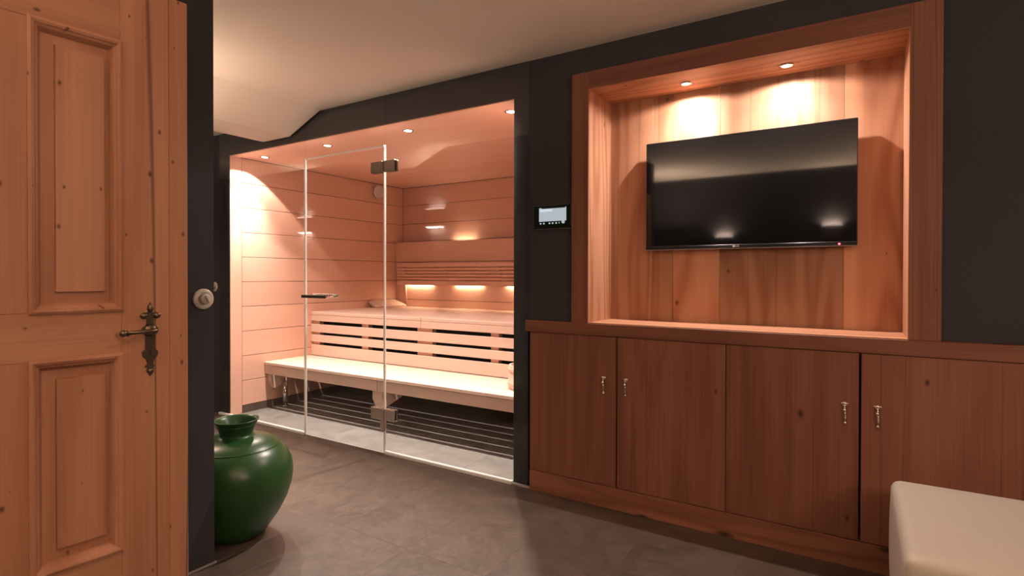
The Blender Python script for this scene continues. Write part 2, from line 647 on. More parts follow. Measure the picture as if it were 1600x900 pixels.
# lower cladding stands forward of the upper wall and hides an uplight
wlc = struct('wall_sauna_panel', [(SXL, SXR, 4.592, 4.600, 0.0, 1.52)], M['voiddark'], 'lower plank cladding behind the sauna backrest, standing forward of the rear wall', 'wall')
for a, b in zip((0.0, 0.691, 0.900, 1.100, 1.310), (0.691, 0.900, 1.100, 1.310, 1.532)):
    box('plank', SXL, SXR, 4.577, 4.592, a + 0.0018, b - 0.0018, wood('sauna', 'x'), wlc, 0.0025)
wsr = struct('wall_sauna_right', [(SXR + 0.026, SXR + 0.06, 2.735, 4.75, 0, 2.2)], wood('sauna', 'y'), 'right sauna wall hidden behind the dark wall strip', 'wall')
csa = struct('ceiling_sauna', [(-4.45, SXR + 0.06, 2.70, 4.75, 2.174, 2.21)], M['voiddark'], 'sauna ceiling of wide pale timber panels with a row of small spotlights', 'ceiling')
for a, b in zip((2.722, 3.395, 4.05), (3.395, 4.05, BYS)):
    box('plank', SXL, SXR + 0.026, a + 0.0015, b - 0.0015, 2.153, 2.174, wood('sauna', 'x'), csa, 0.0025)
struct('baseboard_left', [(-4.405, SXL, 2.736, 3.6, 0.0, 0.0615)], M['slate'], 'dark slate base strip under the left sauna planks', 'baseboard')

# ------------------------------------------------------------------ GLASS FRONT
def pane_group(name, label, cat):
    return tag(empty(name), label, cat, kind='structure')


GY0, GY1 = 2.618, 2.626
w1 = pane_group('window_1', 'tall fixed glass pane left of the sauna door', 'glass pane')
box('pane', -4.52, -3.4165, GY0, GY1, 0.012, CEIL - 0.002, M['glass'], w1)
box('channel', -4.52, -3.418, 2.608, 2.6315, 0.0, 0.017, M['alu'], w1, 0.001)
box('edge_strip', -3.4185, -3.4125, 2.616, 2.628, 0.012, 2.02, M['edge'], w1)
w3 = pane_group('window_3', 'wide fixed glass pane right of the sauna door', 'glass pane')
box('pane', -2.607, -1.525, GY0, GY1, 0.012, CEIL - 0.002, M['glass'], w3)
box('channel', -2.607, SXR, 2.608, 2.6315, 0.0, 0.017, M['alu'], w3, 0.001)
box('edge_strip', -2.610, -2.607, 2.616, 2.628, 0.012, 2.02, M['edge'], w3)
w2 = pane_group('window_2', 'glass transom pane above the sauna door', 'glass pane')
box('pane', -3.412, -2.611, GY0, GY1, 2.022, CEIL - 0.002, M['glass'], w2)
d2 = pane_group('door_2', 'clear glass sauna door with bar handle and metal hinges', 'door')
box('pane', -3.4085, -2.614, GY0, GY1, 0.010, 2.008, M['glass'], d2)
box('edge_strip', -3.4115, -3.4040, 2.616, 2.628, 0.010, 2.014, M['edge'], d2)
box('edge_strip', -2.618, -2.6115, 2.616, 2.628, 0.010, 2.008, M['edge'], d2)
box('top_seal', -3.4085, -2.614, 2.614, 2.630, 2.008, 2.017, M['edge'], d2)


def hinge(z0, z1, mat, drop):
    bm = bmesh.new()
    add_box(bm, -2.723, -2.622, 2.603, 2.618, z0, z1, 0.003)
    add_box(bm, -2.602, -2.509, 2.603, 2.618, z0, z1, 0.003)
    add_box(bm, -2.723, -2.622, 2.626, 2.641, z0, z1, 0.003)
    add_box(bm, -2.602, -2.509, 2.626, 2.641, z0, z1, 0.003)
    tube(bm, [(-2.612, 2.610, z0 + 0.004 - drop), (-2.612, 2.610, z1 - 0.004)], 0.011, 14)
    add_box(bm, -2.640, -2.584, 2.606, 2.617, z0 + 0.02 - drop, z1 - 0.02, 0.002)
    return mesh_obj('hinge', bm, mat, d2)


tag(hinge(1.838, 1.912, M['bronze'], 0.0), 'steel hinge at the top of the glass door, toned dark for its reflections')  # same metal as the lower hinge, its dark reflection put into the colour
tag(hinge(0.222, 0.296, M['chrome'], 0.075), 'bright steel hinge at the foot of the glass door')
bm = bmesh.new()
add_box(bm, -3.389, -3.122, 2.566, 2.584, 1.004, 1.026, 0.003)
add_box(bm, -3.389, -3.122, 2.660, 2.678, 1.010, 1.032, 0.003)
for hx in (-3.35, -3.16):
    tube(bm, [(hx, 2.584, 1.016), (hx, GY0, 1.016)], 0.007)
    tube(bm, [(hx, GY1, 1.018), (hx, 2.660, 1.018)], 0.007)
mesh_obj('handle', bm, M['chrome'], d2)

# ------------------------------------------------------------------ SAUNA BENCHES
YL, YU = 2.94, 3.43
lb = tag(empty('sauna_bench', (-2.9, 3.18, 0)), 'low pale sauna bench with slatted seat, the front step below the high bench', 'bench', 'two stepped sauna benches')
bo = Vector(lb.location)


def pbox(name, x0, x1, y0, y1, z0, z1, mat, par, o, bev=0.0, seg=1):
    return box(name, x0 - o.x, x1 - o.x, y0 - o.y, y1 - o.y, z0 - o.z, z1 - o.z, mat, par, bev, seg)


XJ = -3.015
BXR = SXR - 0.004
for xa, xb in ((SXL + 0.002, XJ - 0.002), (XJ + 0.002, BXR)):
    yy = YL
    for wd in (0.040, 0.096, 0.096, 0.096, 0.096):
        pbox('slat', xa, xb, yy, min(yy + wd, YU - 0.004), 0.384, 0.409, wood('bench', 'x'), lb, bo, 0.003)
        yy += wd + 0.0135
    pbox('fascia', xa, xb, YL + 0.006, YL + 0.028, 0.304, 0.382, wood('bench', 'x'), lb, bo, 0.002)


def bracket(x0, x1):
    bm = bmesh.new()
    prof = [(2.972, 0.382), (2.972, 0.235), (3.005, 0.172), (3.42, 0.30), (3.42, 0.382)]
    a = [bm.verts.new((x0 - bo.x, y - bo.y, z)) for y, z in prof]
    b = [bm.verts.new((x1 - bo.x, y - bo.y, z)) for y, z in prof]
    bm.faces.new(a[::-1])
    bm.faces.new(b)
    for i in range(len(prof)):
        j = (i + 1) % len(prof)
        bm.faces.new((a[i], a[j], b[j], b[i]))
    return mesh_obj('bracket', bm, wood('bench', 'y'), lb)


bracket(SXL + 0.002, SXL + 0.055)
bracket(-3.088, -2.985)
bracket(-1.72, -1.665)
bm = bmesh.new()
tube(bm, [(-4.30 - bo.x, 3.09 - bo.y, 0.0), (-4.30 - bo.x, 3.09 - bo.y, 0.225)], 0.021, 16)
lathe(bm, [(0, 0), (0.03, 0), (0.03, 0.012), (0, 0.012)], (-4.30 - bo.x, 3.09 - bo.y, 0), 16)
tag(mesh_obj('leg', bm, M['chrome'], lb, True), 'round steel leg')

ub = tag(empty('sauna_bench', (-3.0, 3.95, 0)), 'high pale sauna bench with closed top and slotted front, behind the low bench', 'bench', 'two stepped sauna benches')
uo = Vector(ub.location)
for xa, xb in ((SXL + 0.002, XJ - 0.0015), (XJ + 0.0015, BXR)):
    pbox('seat_board', xa, xb, YU, 4.574, 0.79, 0.822, wood('bench', 'x'), ub, uo, 0.006, 2)
    pbox('front_board', xa, xb, YU + 0.001, YU + 0.022, 0.735, 0.7895, wood('bench', 'x'), ub, uo, 0.002)
for za, zt in ((0.630, 0.704), (0.538, 0.605), (0.409, 0.510)):
    pbox('front_board', SXL + 0.002, BXR, YU + 0.001, YU + 0.022, za, zt, wood('bench', 'x'), ub, uo, 0.002)
for xa, xb in ((-4.38, -4.285), (-3.718, -3.638), (-3.066, -2.909), (-2.334, -2.265), (-1.72, -1.64)):
    pbox('post', xa, xb, YU + 0.0225, YU + 0.07, 0.405, 0.789, wood('sauna', 'z'), ub, uo)
pbox('slot_shade', SXL + 0.002, BXR, YU + 0.10, YU + 0.112, 0.41, 0.785, M['voiddark'], ub, uo)  # near-black sheet standing in for the shade behind the bench slots

# backrest of slats in front of the lower cladding, part of the high bench
backrest = pbox('backrest', -4.30, BXR - 0.02, 4.540, 4.552, 1.255, 1.288, wood('sauna', 'x'), ub, uo, 0.001)
for xa in (-4.31, -3.72, -3.06, -2.3, -1.75):
    bm = bmesh.new()
    q = uo + backrest.location
    pr = [(4.533, 1.25), (4.552, 1.055), (4.574, 0.86), (4.576, 0.86), (4.576, 1.29), (4.553, 1.29), (4.553, 1.25)]
    if xa > -4.2:
        pr = [(4.533, 1.25), (4.550, 1.066), (4.576, 1.066), (4.576, 1.29), (4.553, 1.29), (4.553, 1.25)]
    a = [bm.verts.new((xa - q.x, y - q.y, z - q.z)) for y, z in pr]
    b = [bm.verts.new((xa + 0.09 - q.x, y - q.y, z - q.z)) for y, z in pr]
    bm.faces.new(a[::-1])
    bm.faces.new(b)
    for i in range(len(pr)):
        j = (i + 1) % len(pr)
        bm.faces.new((a[i], a[j], b[j], b[i]))
    mesh_obj('bracket', bm, wood('sauna', 'z'), backrest)
zz = [1.296, 1.245, 1.211, 1.177, 1.143, 1.109, 1.052]
for k in range(6):
    top, bot = zz[k], zz[k + 1] + 0.008
    t = (1.296 - (top + bot) / 2) / 0.25
    y = 4.512 + 0.018 * t
    pbox('slat', -4.318, BXR - 0.02, y, y + 0.020, bot, top, wood('sauna', 'x'), backrest, uo, 0.003)
LEDG = 'warm light strips under the sauna backrest'
for k, (xa, xb, lab) in enumerate((
        (-4.20, -3.84, 'warm light strip under the backrest, next to the wooden headrest'),
        (-3.54, -3.19, 'warm light strip under the middle of the sauna backrest'),
        (-2.90, -2.55, 'warm light strip under the backrest, cut off by the dark wall strip'))):
    e = tag(empty('light_strip', ((xa + xb) / 2, 4.563, 1.066)), lab, 'lamp', LEDG)
    w = (xb - xa) / 2
    box('housing', -w, w, -0.0135, 0.0135, 0.007, 0.016, M['alu'], e)
    box('diffuser', -w + 0.004, w - 0.004, -0.011, 0.011, 0.0, 0.007, M['led'], e)
# uplight behind the lower cladding
e = tag(empty('light_strip', (-3.50, 4.645, 1.50)), 'warm uplight tucked behind the lower cladding, glowing up the rear sauna wall', 'lamp')
box('housing', -0.13, 0.13, -0.015, 0.015, -0.014, 0.0, M['alu'], e)
box('diffuser', -0.12, 0.12, -0.010, 0.010, 0.0, 0.006, M['led'], e)

# headrest lying on the high bench against the left wall
bm = bmesh.new()
nx, ny = 8, 8
topv, botv = [], []
for j in range(ny + 1):
    v = j / ny
    y = 4.16 + 0.36 * v
    xl, xr = -4.380, -4.275 + 0.10 * v
    tr, br_ = [], []
    for i in range(nx + 1):
        u = i / nx
        soft = 1 - 0.25 * max(0, (abs(2 * v - 1) - 0.8) / 0.2) ** 2
        zt = 0.8225 + (0.082 - 0.058 * u ** 2.2) * soft
        zbm = 0.8225 + 0.045 * (1 - u) ** 1.7
        tr.append(bm.verts.new((xl + (xr - xl) * u, y, zt)))
        br_.append(bm.verts.new((xl + (xr - xl) * u, y, zbm)))
    topv.append(tr)
    botv.append(br_)
for g, flip in ((topv, False), (botv, True)):
    for j in range(ny):
        for i in range(nx):
            q = (g[j][i], g[j][i + 1], g[j + 1][i + 1], g[j + 1][i])
            bm.faces.new(q[::-1] if flip else q)
for j in range(ny):
    bm.faces.new((topv[j][0], topv[j + 1][0], botv[j + 1][0], botv[j][0]))
    bm.faces.new((topv[j][nx], botv[j][nx], botv[j + 1][nx], topv[j + 1][nx]))
for i in range(nx):
    bm.faces.new((topv[0][i], botv[0][i], botv[0][i + 1], topv[0][i + 1]))
    bm.faces.new((topv[ny][i], topv[ny][i + 1], botv[ny][i + 1], botv[ny][i]))
tag(mesh_obj('headrest', bm, wood('bench', 'y'), None, True), 'pale curved headrest lying on the high sauna bench by the left wall', 'headrest')

# round vent valve on the left wall
vt = tag(empty('air_vent', (SXL, 4.28, 2.06)), 'round pale wooden air vent high on the left sauna wall', 'vent')
bm = bmesh.new()
lathe(bm, [(0, 0.0), (0.045, 0.0), (0.045, 0.022), (0, 0.022)], (0, 0, 0), 28, 'x')
mesh_obj('collar', bm, M['voiddark'], vt, False)
bm = bmesh.new()
lathe(bm, [(0, 0.022), (0.066, 0.022), (0.070, 0.028), (0.070, 0.040), (0.064, 0.046), (0.05, 0.046), (0.047, 0.043), (0, 0.043)], (0, 0, 0), 28, 'x')
mesh_obj('disc', bm, M['porcelain'], vt, False)

# bucket at the right end of the low bench, mostly behind the wall strip
bk = tag(empty('sauna_bucket', (-1.872, 3.2, 0.4095)), 'small pale wooden bucket at the right end of the low sauna bench', 'bucket')
bm = bmesh.new()
lathe(bm, [(0, 0.0), (0.118, 0.0), (0.128, 0.02), (0.120, 0.16), (0.110, 0.16), (0.113, 0.02), (0, 0.02)], seg=24)
mesh_obj('staves', bm, wood('bench', 'z'), bk)
for hz in (0.03, 0.12):
    bm = bmesh.new()
    lathe(bm, [(0.1285 - 0.05 * hz, hz), (0.134 - 0.05 * hz, hz), (0.133 - 0.05 * hz, hz + 0.018), (0.127 - 0.05 * hz, hz + 0.018)], seg=24)
    mesh_obj('hoop', bm, wood('sauna', 'x'), bk)


# ------------------------------------------------------------------ RECESSED SPOTS
def downlight(loc, label, group, flood, core, flood_deg, col, r=0.026, name='ceiling_spot', core_deg=88, blend=0.10, tilt=0.0):
    e = tag(empty(name, loc), label, 'spotlight', group)
    bm = bmesh.new()
    lathe(bm, [(r, -0.001), (r + 0.012, -0.001), (r + 0.012, -0.005), (r + 0.002, -0.006), (r, -0.001)], seg=24)
    mesh_obj('ring', bm, M['chrome'], e, True)
    bm = bmesh.new()
    lathe(bm, [(0, -0.0015), (r, -0.0015), (r, -0.003), (0, -0.004)], seg=20)
    mesh_obj('lens', bm, M['lens'], e)
    for pw, deg, bl in ((flood, flood_deg, blend), (core, core_deg, 1.0)):
        if pw <= 0:
            continue
        d = bpy.data.lights.new('spot_lamp', 'SPOT')
        d.energy = pw
        d.color = col
        d.spot_size = math.radians(deg)
        d.spot_blend = bl
        d.shadow_soft_size = 0.010
        o = link(bpy.data.objects.new('spot_lamp', d))
        o.parent = e
        o.location = (0, 0, -0.009)
        o.rotation_euler = (-tilt, 0, 0)
    return e


SG = 'row of small spotlights in the sauna ceiling'
for x, lab in ((-4.185, 'small bright sauna ceiling spotlight next to the left plank wall'),
               (-3.405, 'small bright sauna ceiling spotlight above the glass door'),
               (-2.587, 'small bright sauna ceiling spotlight just right of the glass door'),
               (-1.762, 'small bright sauna ceiling spotlight in the top right corner by the dark wall')):
    downlight((x, 2.815, 2.153), lab, SG, P_SAUNA_FLOOD, P_SAUNA_CORE, 122, SPOTC, tilt=math.radians(13))

# ------------------------------------------------------------------ TELEVISION NICHE
F = 2.5986
NB = 2.906
NL, NR, NT, NZ = -1.162, 0.166, 2.118, 0.925
ni = tag(empty('niche', (-0.5, NB, NZ)), 'reclaimed timber wall niche with wide frame around the television', 'niche', kind='structure')
no = Vector(ni.location)
pbox('frame_board', -1.254, NL, F, WF + 0.02, NZ + 0.0005, 2.206, wood('larch', 'z'), ni, no, 0.0015)
pbox('frame_board', NR, 0.266, F, WF + 0.02, NZ + 0.0005, 2.206, wood('larch', 'z'), ni, no, 0.0015)
pbox('frame_board', NL, NR, F, WF + 0.02, NT, 2.206, wood('larch', 'x'), ni, no, 0.0015)
pbox('side_board', NL - 0.024, NL + 0.0, F + 0.0545, NB, NZ + 0.0005, NT, wood('niche', 'z'), ni, no)
pbox('side_board', NR, NR + 0.024, F + 0.0545, NB, NZ + 0.0005, NT, wood('niche', 'z'), ni, no)
pbox('side_lining', NL, NL + 0.002, F + 0.001, NB, NZ + 0.0005, NT - 0.0005, wood('niche', 'z'), ni, no)
pbox('side_lining', NR - 0.002, NR, F + 0.001, NB, NZ + 0.0005, NT - 0.0005, wood('niche', 'z'), ni, no)
pbox('top_board', NL, NR, F + 0.0015, NB, NT - 0.002, NT + 0.0, wood('niche', 'x'), ni, no)
pbox('top_backing', NL - 0.024, NR + 0.024, F + 0.055, NB, NT + 0.0005, NT + 0.02, wood('niche', 'x'), ni, no)
xs = [NL, -0.92, -0.815, -0.583, -0.052, NR]
for a, b, tn in zip(xs, xs[1:], (0.95, 0.78, 1.10, 0.62, 1.12)):
    pk = pbox('back_plank', a + 0.0004, b - 0.0004, NB, NB + 0.02, NZ + 0.0005, NT, wood('niche', 'z'), ni, no, 0.0008)
    pk.color = (tn, tn * 0.98, tn * 0.97, 1)
pbox('bottom_board', NL + 0.0005, NR - 0.0005, F + 0.003, NB - 0.0005, NZ + 0.0003, NZ + 0.003, wood('niche', 'x'), ni, no)  # paler sheet over the worktop, imitating niche light falling on it

NG = 'pair of spotlights in the top of the television niche'
downlight((-0.718, 2.773, NT - 0.002), 'small glowing spotlight in the niche top, the one nearer the sauna', NG, P_NICHE_FLOOD, P_NICHE_CORE, 172, SPOTC, 0.018, 'niche_spot', 140, 0.25, math.radians(4))
downlight((-0.274, 2.773, NT - 0.002), 'small glowing spotlight in the niche top, the one farther from the sauna', NG, P_NICHE_FLOOD, P_NICHE_CORE, 172, SPOTC, 0.018, 'niche_spot', 140, 0.25, math.radians(4))

# television
TX0, TX1, TZ0, TZ1, TY = -0.942, 0.0, 1.304, 1.860, 2.845
tv = tag(empty('television', ((TX0 + TX1) / 2, TY, TZ0)), 'black flat screen television hanging in the timber niche, switched off', 'television')
to = Vector(tv.location)
pbox('housing', TX0, TX1, TY + 0.004, TY + 0.030, TZ0, TZ1, M['black'], tv, to, 0.003)
pbox('rear_box', TX0 + 0.18, TX1 - 0.18, TY + 0.030, TY + 0.046, TZ0 + 0.06, TZ1 - 0.14, M['black'], tv, to, 0.004)
pbox('screen', TX0 + 0.004, TX1 - 0.004, TY, TY + 0.004, TZ0 + 0.017, TZ1 - 0.004, M['screen'], tv, to)
pbox('lower_bezel', TX0 + 0.001, TX1 - 0.001, TY - 0.003, TY + 0.004, TZ0 - 0.001, TZ0 + 0.0165, plain('bezel_gloss', (0.012, 0.011, 0.011), 0.18, 0, 0.6), tv, to, 0.002)
pbox('trim_line', TX0, TX1, TY - 0.004, TY + 0.020, TZ0 - 0.004, TZ0 - 0.001, plain('bezel_trim', (0.35, 0.28, 0.24), 0.3, 0.7), tv, to)
pbox('wall_bracket', -0.62, -0.32, TY + 0.046, NB, TZ0 + 0.13, TZ1 - 0.18, M['black'], tv, to)
bm = bmesh.new()
lathe(bm, [(0, -0.0005), (0.0058, -0.0005), (0.0058, 0.0005), (0, 0.0005)], (-0.506 - to.x, TY - 0.0036 - to.y, TZ0 + 0.008 - to.z), 18, 'y')
mesh_obj('logo_disc', bm, M['logo'], tv)


def text(body, name, size, loc, mat, parent, rot=(math.pi / 2, 0, 0), depth=0.0004):
    c = bpy.data.curves.new(name, 'FONT')
    c.body = body
    c.size = size
    c.extrude = depth
    c.align_x = 'LEFT'
    c.align_y = 'CENTER'
    tmp = link(bpy.data.objects.new('tmp_text', c))
    bpy.context.view_layer.update()
    me = bpy.data.meshes.new_from_object(tmp.evaluated_get(bpy.context.evaluated_depsgraph_get()))
    me.name = name
    bpy.data.objects.remove(tmp)
    me.materials.clear()
    me.materials.append(mat)
    o = link(bpy.data.objects.new(name, me))
    o.location = loc
    o.rotation_euler = rot
    o.parent = parent
    return o


text('LG', 'logo_letters', 0.0145, (-0.4985 - to.x, TY - 0.0036 - to.y, TZ0 + 0.0078 - to.z), M['logo'], tv)
bm = bmesh.new()
ball(bm, (-0.068 - to.x, TY - 0.004 - to.y, TZ0 + 0.006 - to.z), 0.0042, (1, 0.5, 1))
tag(mesh_obj('standby_light', bm, M['standby'], tv, True), 'small red standby light')

# sauna control panel
cp = tag(empty('control_panel', (-1.379, WF, 1.417)), 'dark glass sauna control panel with lit grey screen beside the niche', 'control panel')
co = Vector(cp.location)
pbox('edge_frame', -1.492, -1.2665, 2.6195, WF - 0.0005, 1.417, 1.545, M['gold'], cp, co, 0.001)
pbox('front_glass', -1.4902, -1.2683, 2.618, 2.6195, 1.4188, 1.5432, plain('panel_glass', (0.012, 0.018, 0.014), 0.12), cp, co)
pbox('display', -1.457, -1.294, 2.6172, 2.618, 1.458, 1.531, M['panel_screen'], cp, co)
pbox('display_title_bar', -1.440, -1.300, 2.6168, 2.6172, 1.5262, 1.5312, plain('title_bar', (0.03, 0.035, 0.07), 0.4), cp, co)
pbox('display_tile', -1.452, -1.376, 2.6169, 2.6172, 1.510, 1.5245, emit('panel_tile', (0.74, 0.82, 0.92), 0.65), cp, co)
for k, xx in enumerate((-1.452, -1.432, -1.398, -1.379, -1.358, -1.338)):
    pbox('icon', xx, xx + (0.009 if k != 5 else 0.004), 2.6172, 2.618, 1.4435, 1.4515, M['icon'], cp, co, 0.0002)
bm = bmesh.new()
lathe(bm, [(0, -0.0005), (0.0095, -0.0005), (0.0095, 0.0005), (0, 0.0005)], (-1.312 - co.x, 2.6173 - co.y, 1.4525 - co.z), 18, 'y')
mesh_obj('round_icon', bm, M['panel_screen'], cp)

# ------------------------------------------------------------------ CABINETS AND WORKTOP
tag(box('worktop', -1.533, RX, F, NB, 0.8625, 0.925, wood('larch', 'x'), None, 0.003), 'thick reddish timber worktop running over the cabinets', 'worktop')
tag(box('plinth', -1.505, RX, 2.6015, 2.622, 0.0, 0.1075, wood('knotty', 'x'), None, 0.0015), 'knotty reddish timber plinth board under the cabinets', 'plinth')
DY0, DY1 = 2.606, 2.628


def drop_pull(parent, o, x, z, side):
    h = empty('handle', (x - o.x, DY0 - o.y, z - o.z))
    h.parent = parent
    return h


def pull_mesh():
    bm = bmesh.new()
    # scrolled rosette, loop, tapering drop with a ball end
    lathe(bm, [(0, 0.0), (0.011, -0.0005), (0.011, -0.003), (0.006, -0.006), (0, -0.0065)], (0, 0, 0), 14, 'y')
    ball(bm, (-0.010, -0.003, 0.004), 0.0045)
    ball(bm, (0.010, -0.003, 0.004), 0.0045)
    ball(bm, (0, -0.012, -0.004), 0.006)
    tube(bm, [(0, -0.004, 0.0), (0, -0.012, -0.004), (0, -0.016, -0.014), (0.001, -0.017, -0.024)], [0.004, 0.004, 0.0035, 0.004])
    ball(bm, (0, -0.016, -0.022), 0.0078, (1, 1, 1.25))
    tube(bm, [(0.001, -0.016, -0.028), (0.002, -0.015, -0.036), (0.002, -0.014, -0.052), (0.002, -0.012, -0.066)], [0.0045, 0.0035, 0.0055, 0.0035])
    ball(bm, (0.002, -0.011, -0.073), 0.0066)
    ball(bm, (0.002, -0.004, -0.073), 0.0045)
    me = bpy.data.meshes.new('drop_pull')
    bm.to_mesh(me)
    bm.free()
    for p in me.polygons:
        p.use_smooth = True
    me.materials.append(plain('polished_silver', (0.78, 0.70, 0.64), 0.2, 1.0))
    return me


PULL = pull_mesh()
CG = 'timber cabinets under the worktop'
units = (
    ((-1.505, -1.009, -0.4955), 'two-door timber cabinet at the sauna end of the worktop', (-1.075, -0.960)),
    ((-0.4925, 0.012, 0.540), 'two-door timber cabinet under the far half of the niche, behind the cream stool', (-0.040, 0.070)),
    ((0.543, 1.068, RX - 0.004), 'two-door timber cabinet at the side wall end of the worktop, beyond the stool', (1.010, 1.126)),
)
for (xa, xm, xb), lab, hx in units:
    c = tag(empty('cabinet', ((xa + xb) / 2, 2.75, 0.0)), lab, 'cabinet', CG)
    o = Vector(c.location)
    bm = bmesh.new()
    t = 0.018
    for q in ((xa, xa + t, DY1 + 0.001, NB, 0.0, 0.8615), (xb - t, xb, DY1 + 0.001, NB, 0.0, 0.8615),
              (xa + t, xb - t, NB - 0.01, NB, 0.0, 0.8615), (xa + t, xb - t, DY1 + 0.001, NB - 0.01, 0.11, 0.128),
              (xa + t, xb - t, DY1 + 0.001, NB - 0.01, 0.843, 0.8615)):
        add_box(bm, q[0] - o.x, q[1] - o.x, q[2] - o.y, q[3] - o.y, q[4], q[5])
    mesh_obj('body', bm, wood('larch', 'z'), c)
    gap = 0.004
    for da, db, hxx in ((xa, xm - gap, hx[0]), (xm + gap, xb - 0.0005, hx[1])):
        d = pbox('door', da, db, DY0, DY1, 0.111, 0.8605, wood('larch', 'z'), c, o, 0.0015)
        h = link(bpy.data.objects.new('handle', PULL))
        h.parent = d
        h.location = Vector((hxx, DY0, 0.652)) - o - d.location
        tag(h, 'small silver drop pull')

# ------------------------------------------------------------------ PINE DOOR
pe = Vector((-1.740, 0.910, 0.0))
pd = Vector((0.08615, 0.99628, 0.0))
W = 0.876
ph = pe - pd * W
d1 = tag(empty('door_1', (ph.x, ph.y, 0.0), math.atan2(pd.y, pd.x)), 'open knotty pine panel door with antique brass lever in the foreground', 'door', kind='structure')
Z0, Z1, TH = 0.008, 2.0, 0.045
U = lambda u: W + u      # u is measured back from the free edge


def dbox(name, ua, ub_, ya, yb, za, zb, axis, bev=0.0015):
    return box(name, ua, ub_, ya, yb, za, zb, wood('pine', axis), d1, bev)


dbox('stile', U(-0.177), U(-0.0535), 0, TH, Z0, Z1, 'z')
dbox('edge_strip', U(-0.053), U(0), 0.0025, TH, Z0, Z1, 'z')
dbox('stile', 0.0, 0.178, 0, TH, Z0, Z1, 'z')
MU0, MU1 = U(-0.499), U(-0.377)
RAILS = ((Z0, 0.392), (0.945, 1.070), (1.822, Z1))
for za, zb in RAILS:
    dbox('rail', 0.178, U(-0.177), 0, TH, za, zb, 'x')
for za, zb in ((0.392, 0.945), (1.070, 1.822)):
    dbox('muntin', MU0, MU1, 0, TH, za, zb, 'z')


def moulding(xa, xb, za, zb):
    bm = bmesh.new()
    prof = [(-0.005, 0.001), (-0.004, -0.006), (0.003, -0.009), (0.009, -0.007), (0.012, -0.003), (0.017, 0.000), (0.025, 0.014), (0.025, 0.02)]
    loops = []
    for ins, y in prof:
        loops.append([bm.verts.new(p) for p in ((xa + ins, y, za + ins), (xb - ins, y, za + ins), (xb - ins, y, zb - ins), (xa + ins, y, zb - ins))])
    for a, b in zip(loops, loops[1:]):
        for i in range(4):
            j = (i + 1) % 4
            bm.faces.new((a[i], a[j], b[j], b[i]))
    return mesh_obj('moulding', bm, wood('pine', 'z'), d1)


for xa, xb in ((0.178, MU0), (MU1, U(-0.177))):
    for za, zb in ((0.392, 0.945), (1.070, 1.822)):
        box('panel', xa, xb, 0.016, 0.030, za, zb, wood('pine', 'z'), d1)
        bm = bmesh.new()
        a = [(xa + 0.054, za + 0.052), (xb - 0.036, za + 0.052), (xb - 0.036, zb - 0.050), (xa + 0.054, zb - 0.050)]
        cx_, cz_ = (xa + xb) / 2, (za + zb) / 2
        lo = [bm.verts.new((x - cx_, 0.016 - 0.02, z - cz_)) for x, z in a]
        hi = [bm.verts.new((x + (0.001 if x < cx_ else -0.001) - cx_, 0.006 - 0.02, z + (0.002 if z < cz_ else -0.002) - cz_)) for x, z in a]
        bm.faces.new(hi)
        for i in range(4):
            j = (i + 1) % 4
            bm.faces.new((lo[i], lo[j], hi[j], hi[i]))
        mesh_obj('raised_field', bm, wood('pine', 'z'), d1, loc=(cx_, 0.02, cz_))
        moulding(xa, xb, za, zb)

# lever handle set
half = [(0.0, 1.089), (0.006, 1.078), (0.0075, 1.070), (0.005, 1.063), (0.0065, 1.058), (0.016, 1.060), (0.0235, 1.055), (0.0235, 1.046), (0.016, 1.042), (0.009, 1.043),
        (0.009, 1.028), (0.012, 1.022), (0.021, 1.013), (0.021, 1.003), (0.0125, 0.994), (0.0125, 0.952), (0.021, 0.945), (0.020, 0.932), (0.011, 0.922),
        (0.007, 0.908), (0.014, 0.903), (0.013, 0.899), (0.007, 0.899), (0.010, 0.888), (0.005, 0.880), (0.0, 0.873)]
ux = U(-0.106)
pts = [(ux + x, z) for x, z in half] + [(ux - x, z) for x, z in reversed(half[1:-1])]
bm = bmesh.new()
prism_y(bm, pts, -0.0045, 0.001)
plate = mesh_obj('backplate', bm, M['iron'], d1)
bm = bmesh.new()
for dx in (-0.017, 0.017):
    ball(bm, (ux + dx, -0.006, 1.050), 0.0088, (1.1, 0.7, 1))
ball(bm, (ux, -0.006, 1.071), 0.0085, (0.85, 0.7, 1.5))
ball(bm, (ux, -0.005, 0.888), 0.0085, (1, 0.7, 1))
lathe(bm, [(0, -0.014), (0.012, -0.014), (0.016, -0.008), (0.019, -0.003), (0, -0.002)], (ux, 0, 1.007), 18, 'y')
mesh_obj('bosses', bm, M['iron'], plate, True)
bm = bmesh.new()
add_box(bm, ux - 0.0018, ux + 0.0018, -0.0055, -0.0040, 0.931, 0.944)
ball(bm, (ux, -0.0048, 0.945), 0.004, (1, 0.2, 1))
mesh_obj('keyhole', bm, M['voiddark'], plate)
bm = bmesh.new()
tube(bm, [(ux, -0.004, 1.007), (ux, -0.040, 1.007), (ux - 0.004, -0.050, 1.008), (ux - 0.016, -0.053, 1.008), (ux - 0.045, -0.052, 1.008), (ux - 0.076, -0.050, 1.007)],
     [0.0085, 0.0080, 0.0078, 0.0068, 0.0058, 0.0062], 14)
tube(bm, [(ux - 0.070, -0.0503, 1.007), (ux - 0.074, -0.050, 1.007)], 0.0085, 14)
ball(bm, (ux - 0.083, -0.050, 1.007), 0.0098)
mesh_obj('lever', bm, M['iron'], d1, True)
for hz in (0.25, 1.05, 1.75):
    bm = bmesh.new()
    tube(bm, [(-0.008, TH + 0.004, hz - 0.04), (-0.008, TH + 0.004, hz + 0.04)], 0.008, 12)
    mesh_obj('hinge_pin', bm, M['iron'], d1, True)


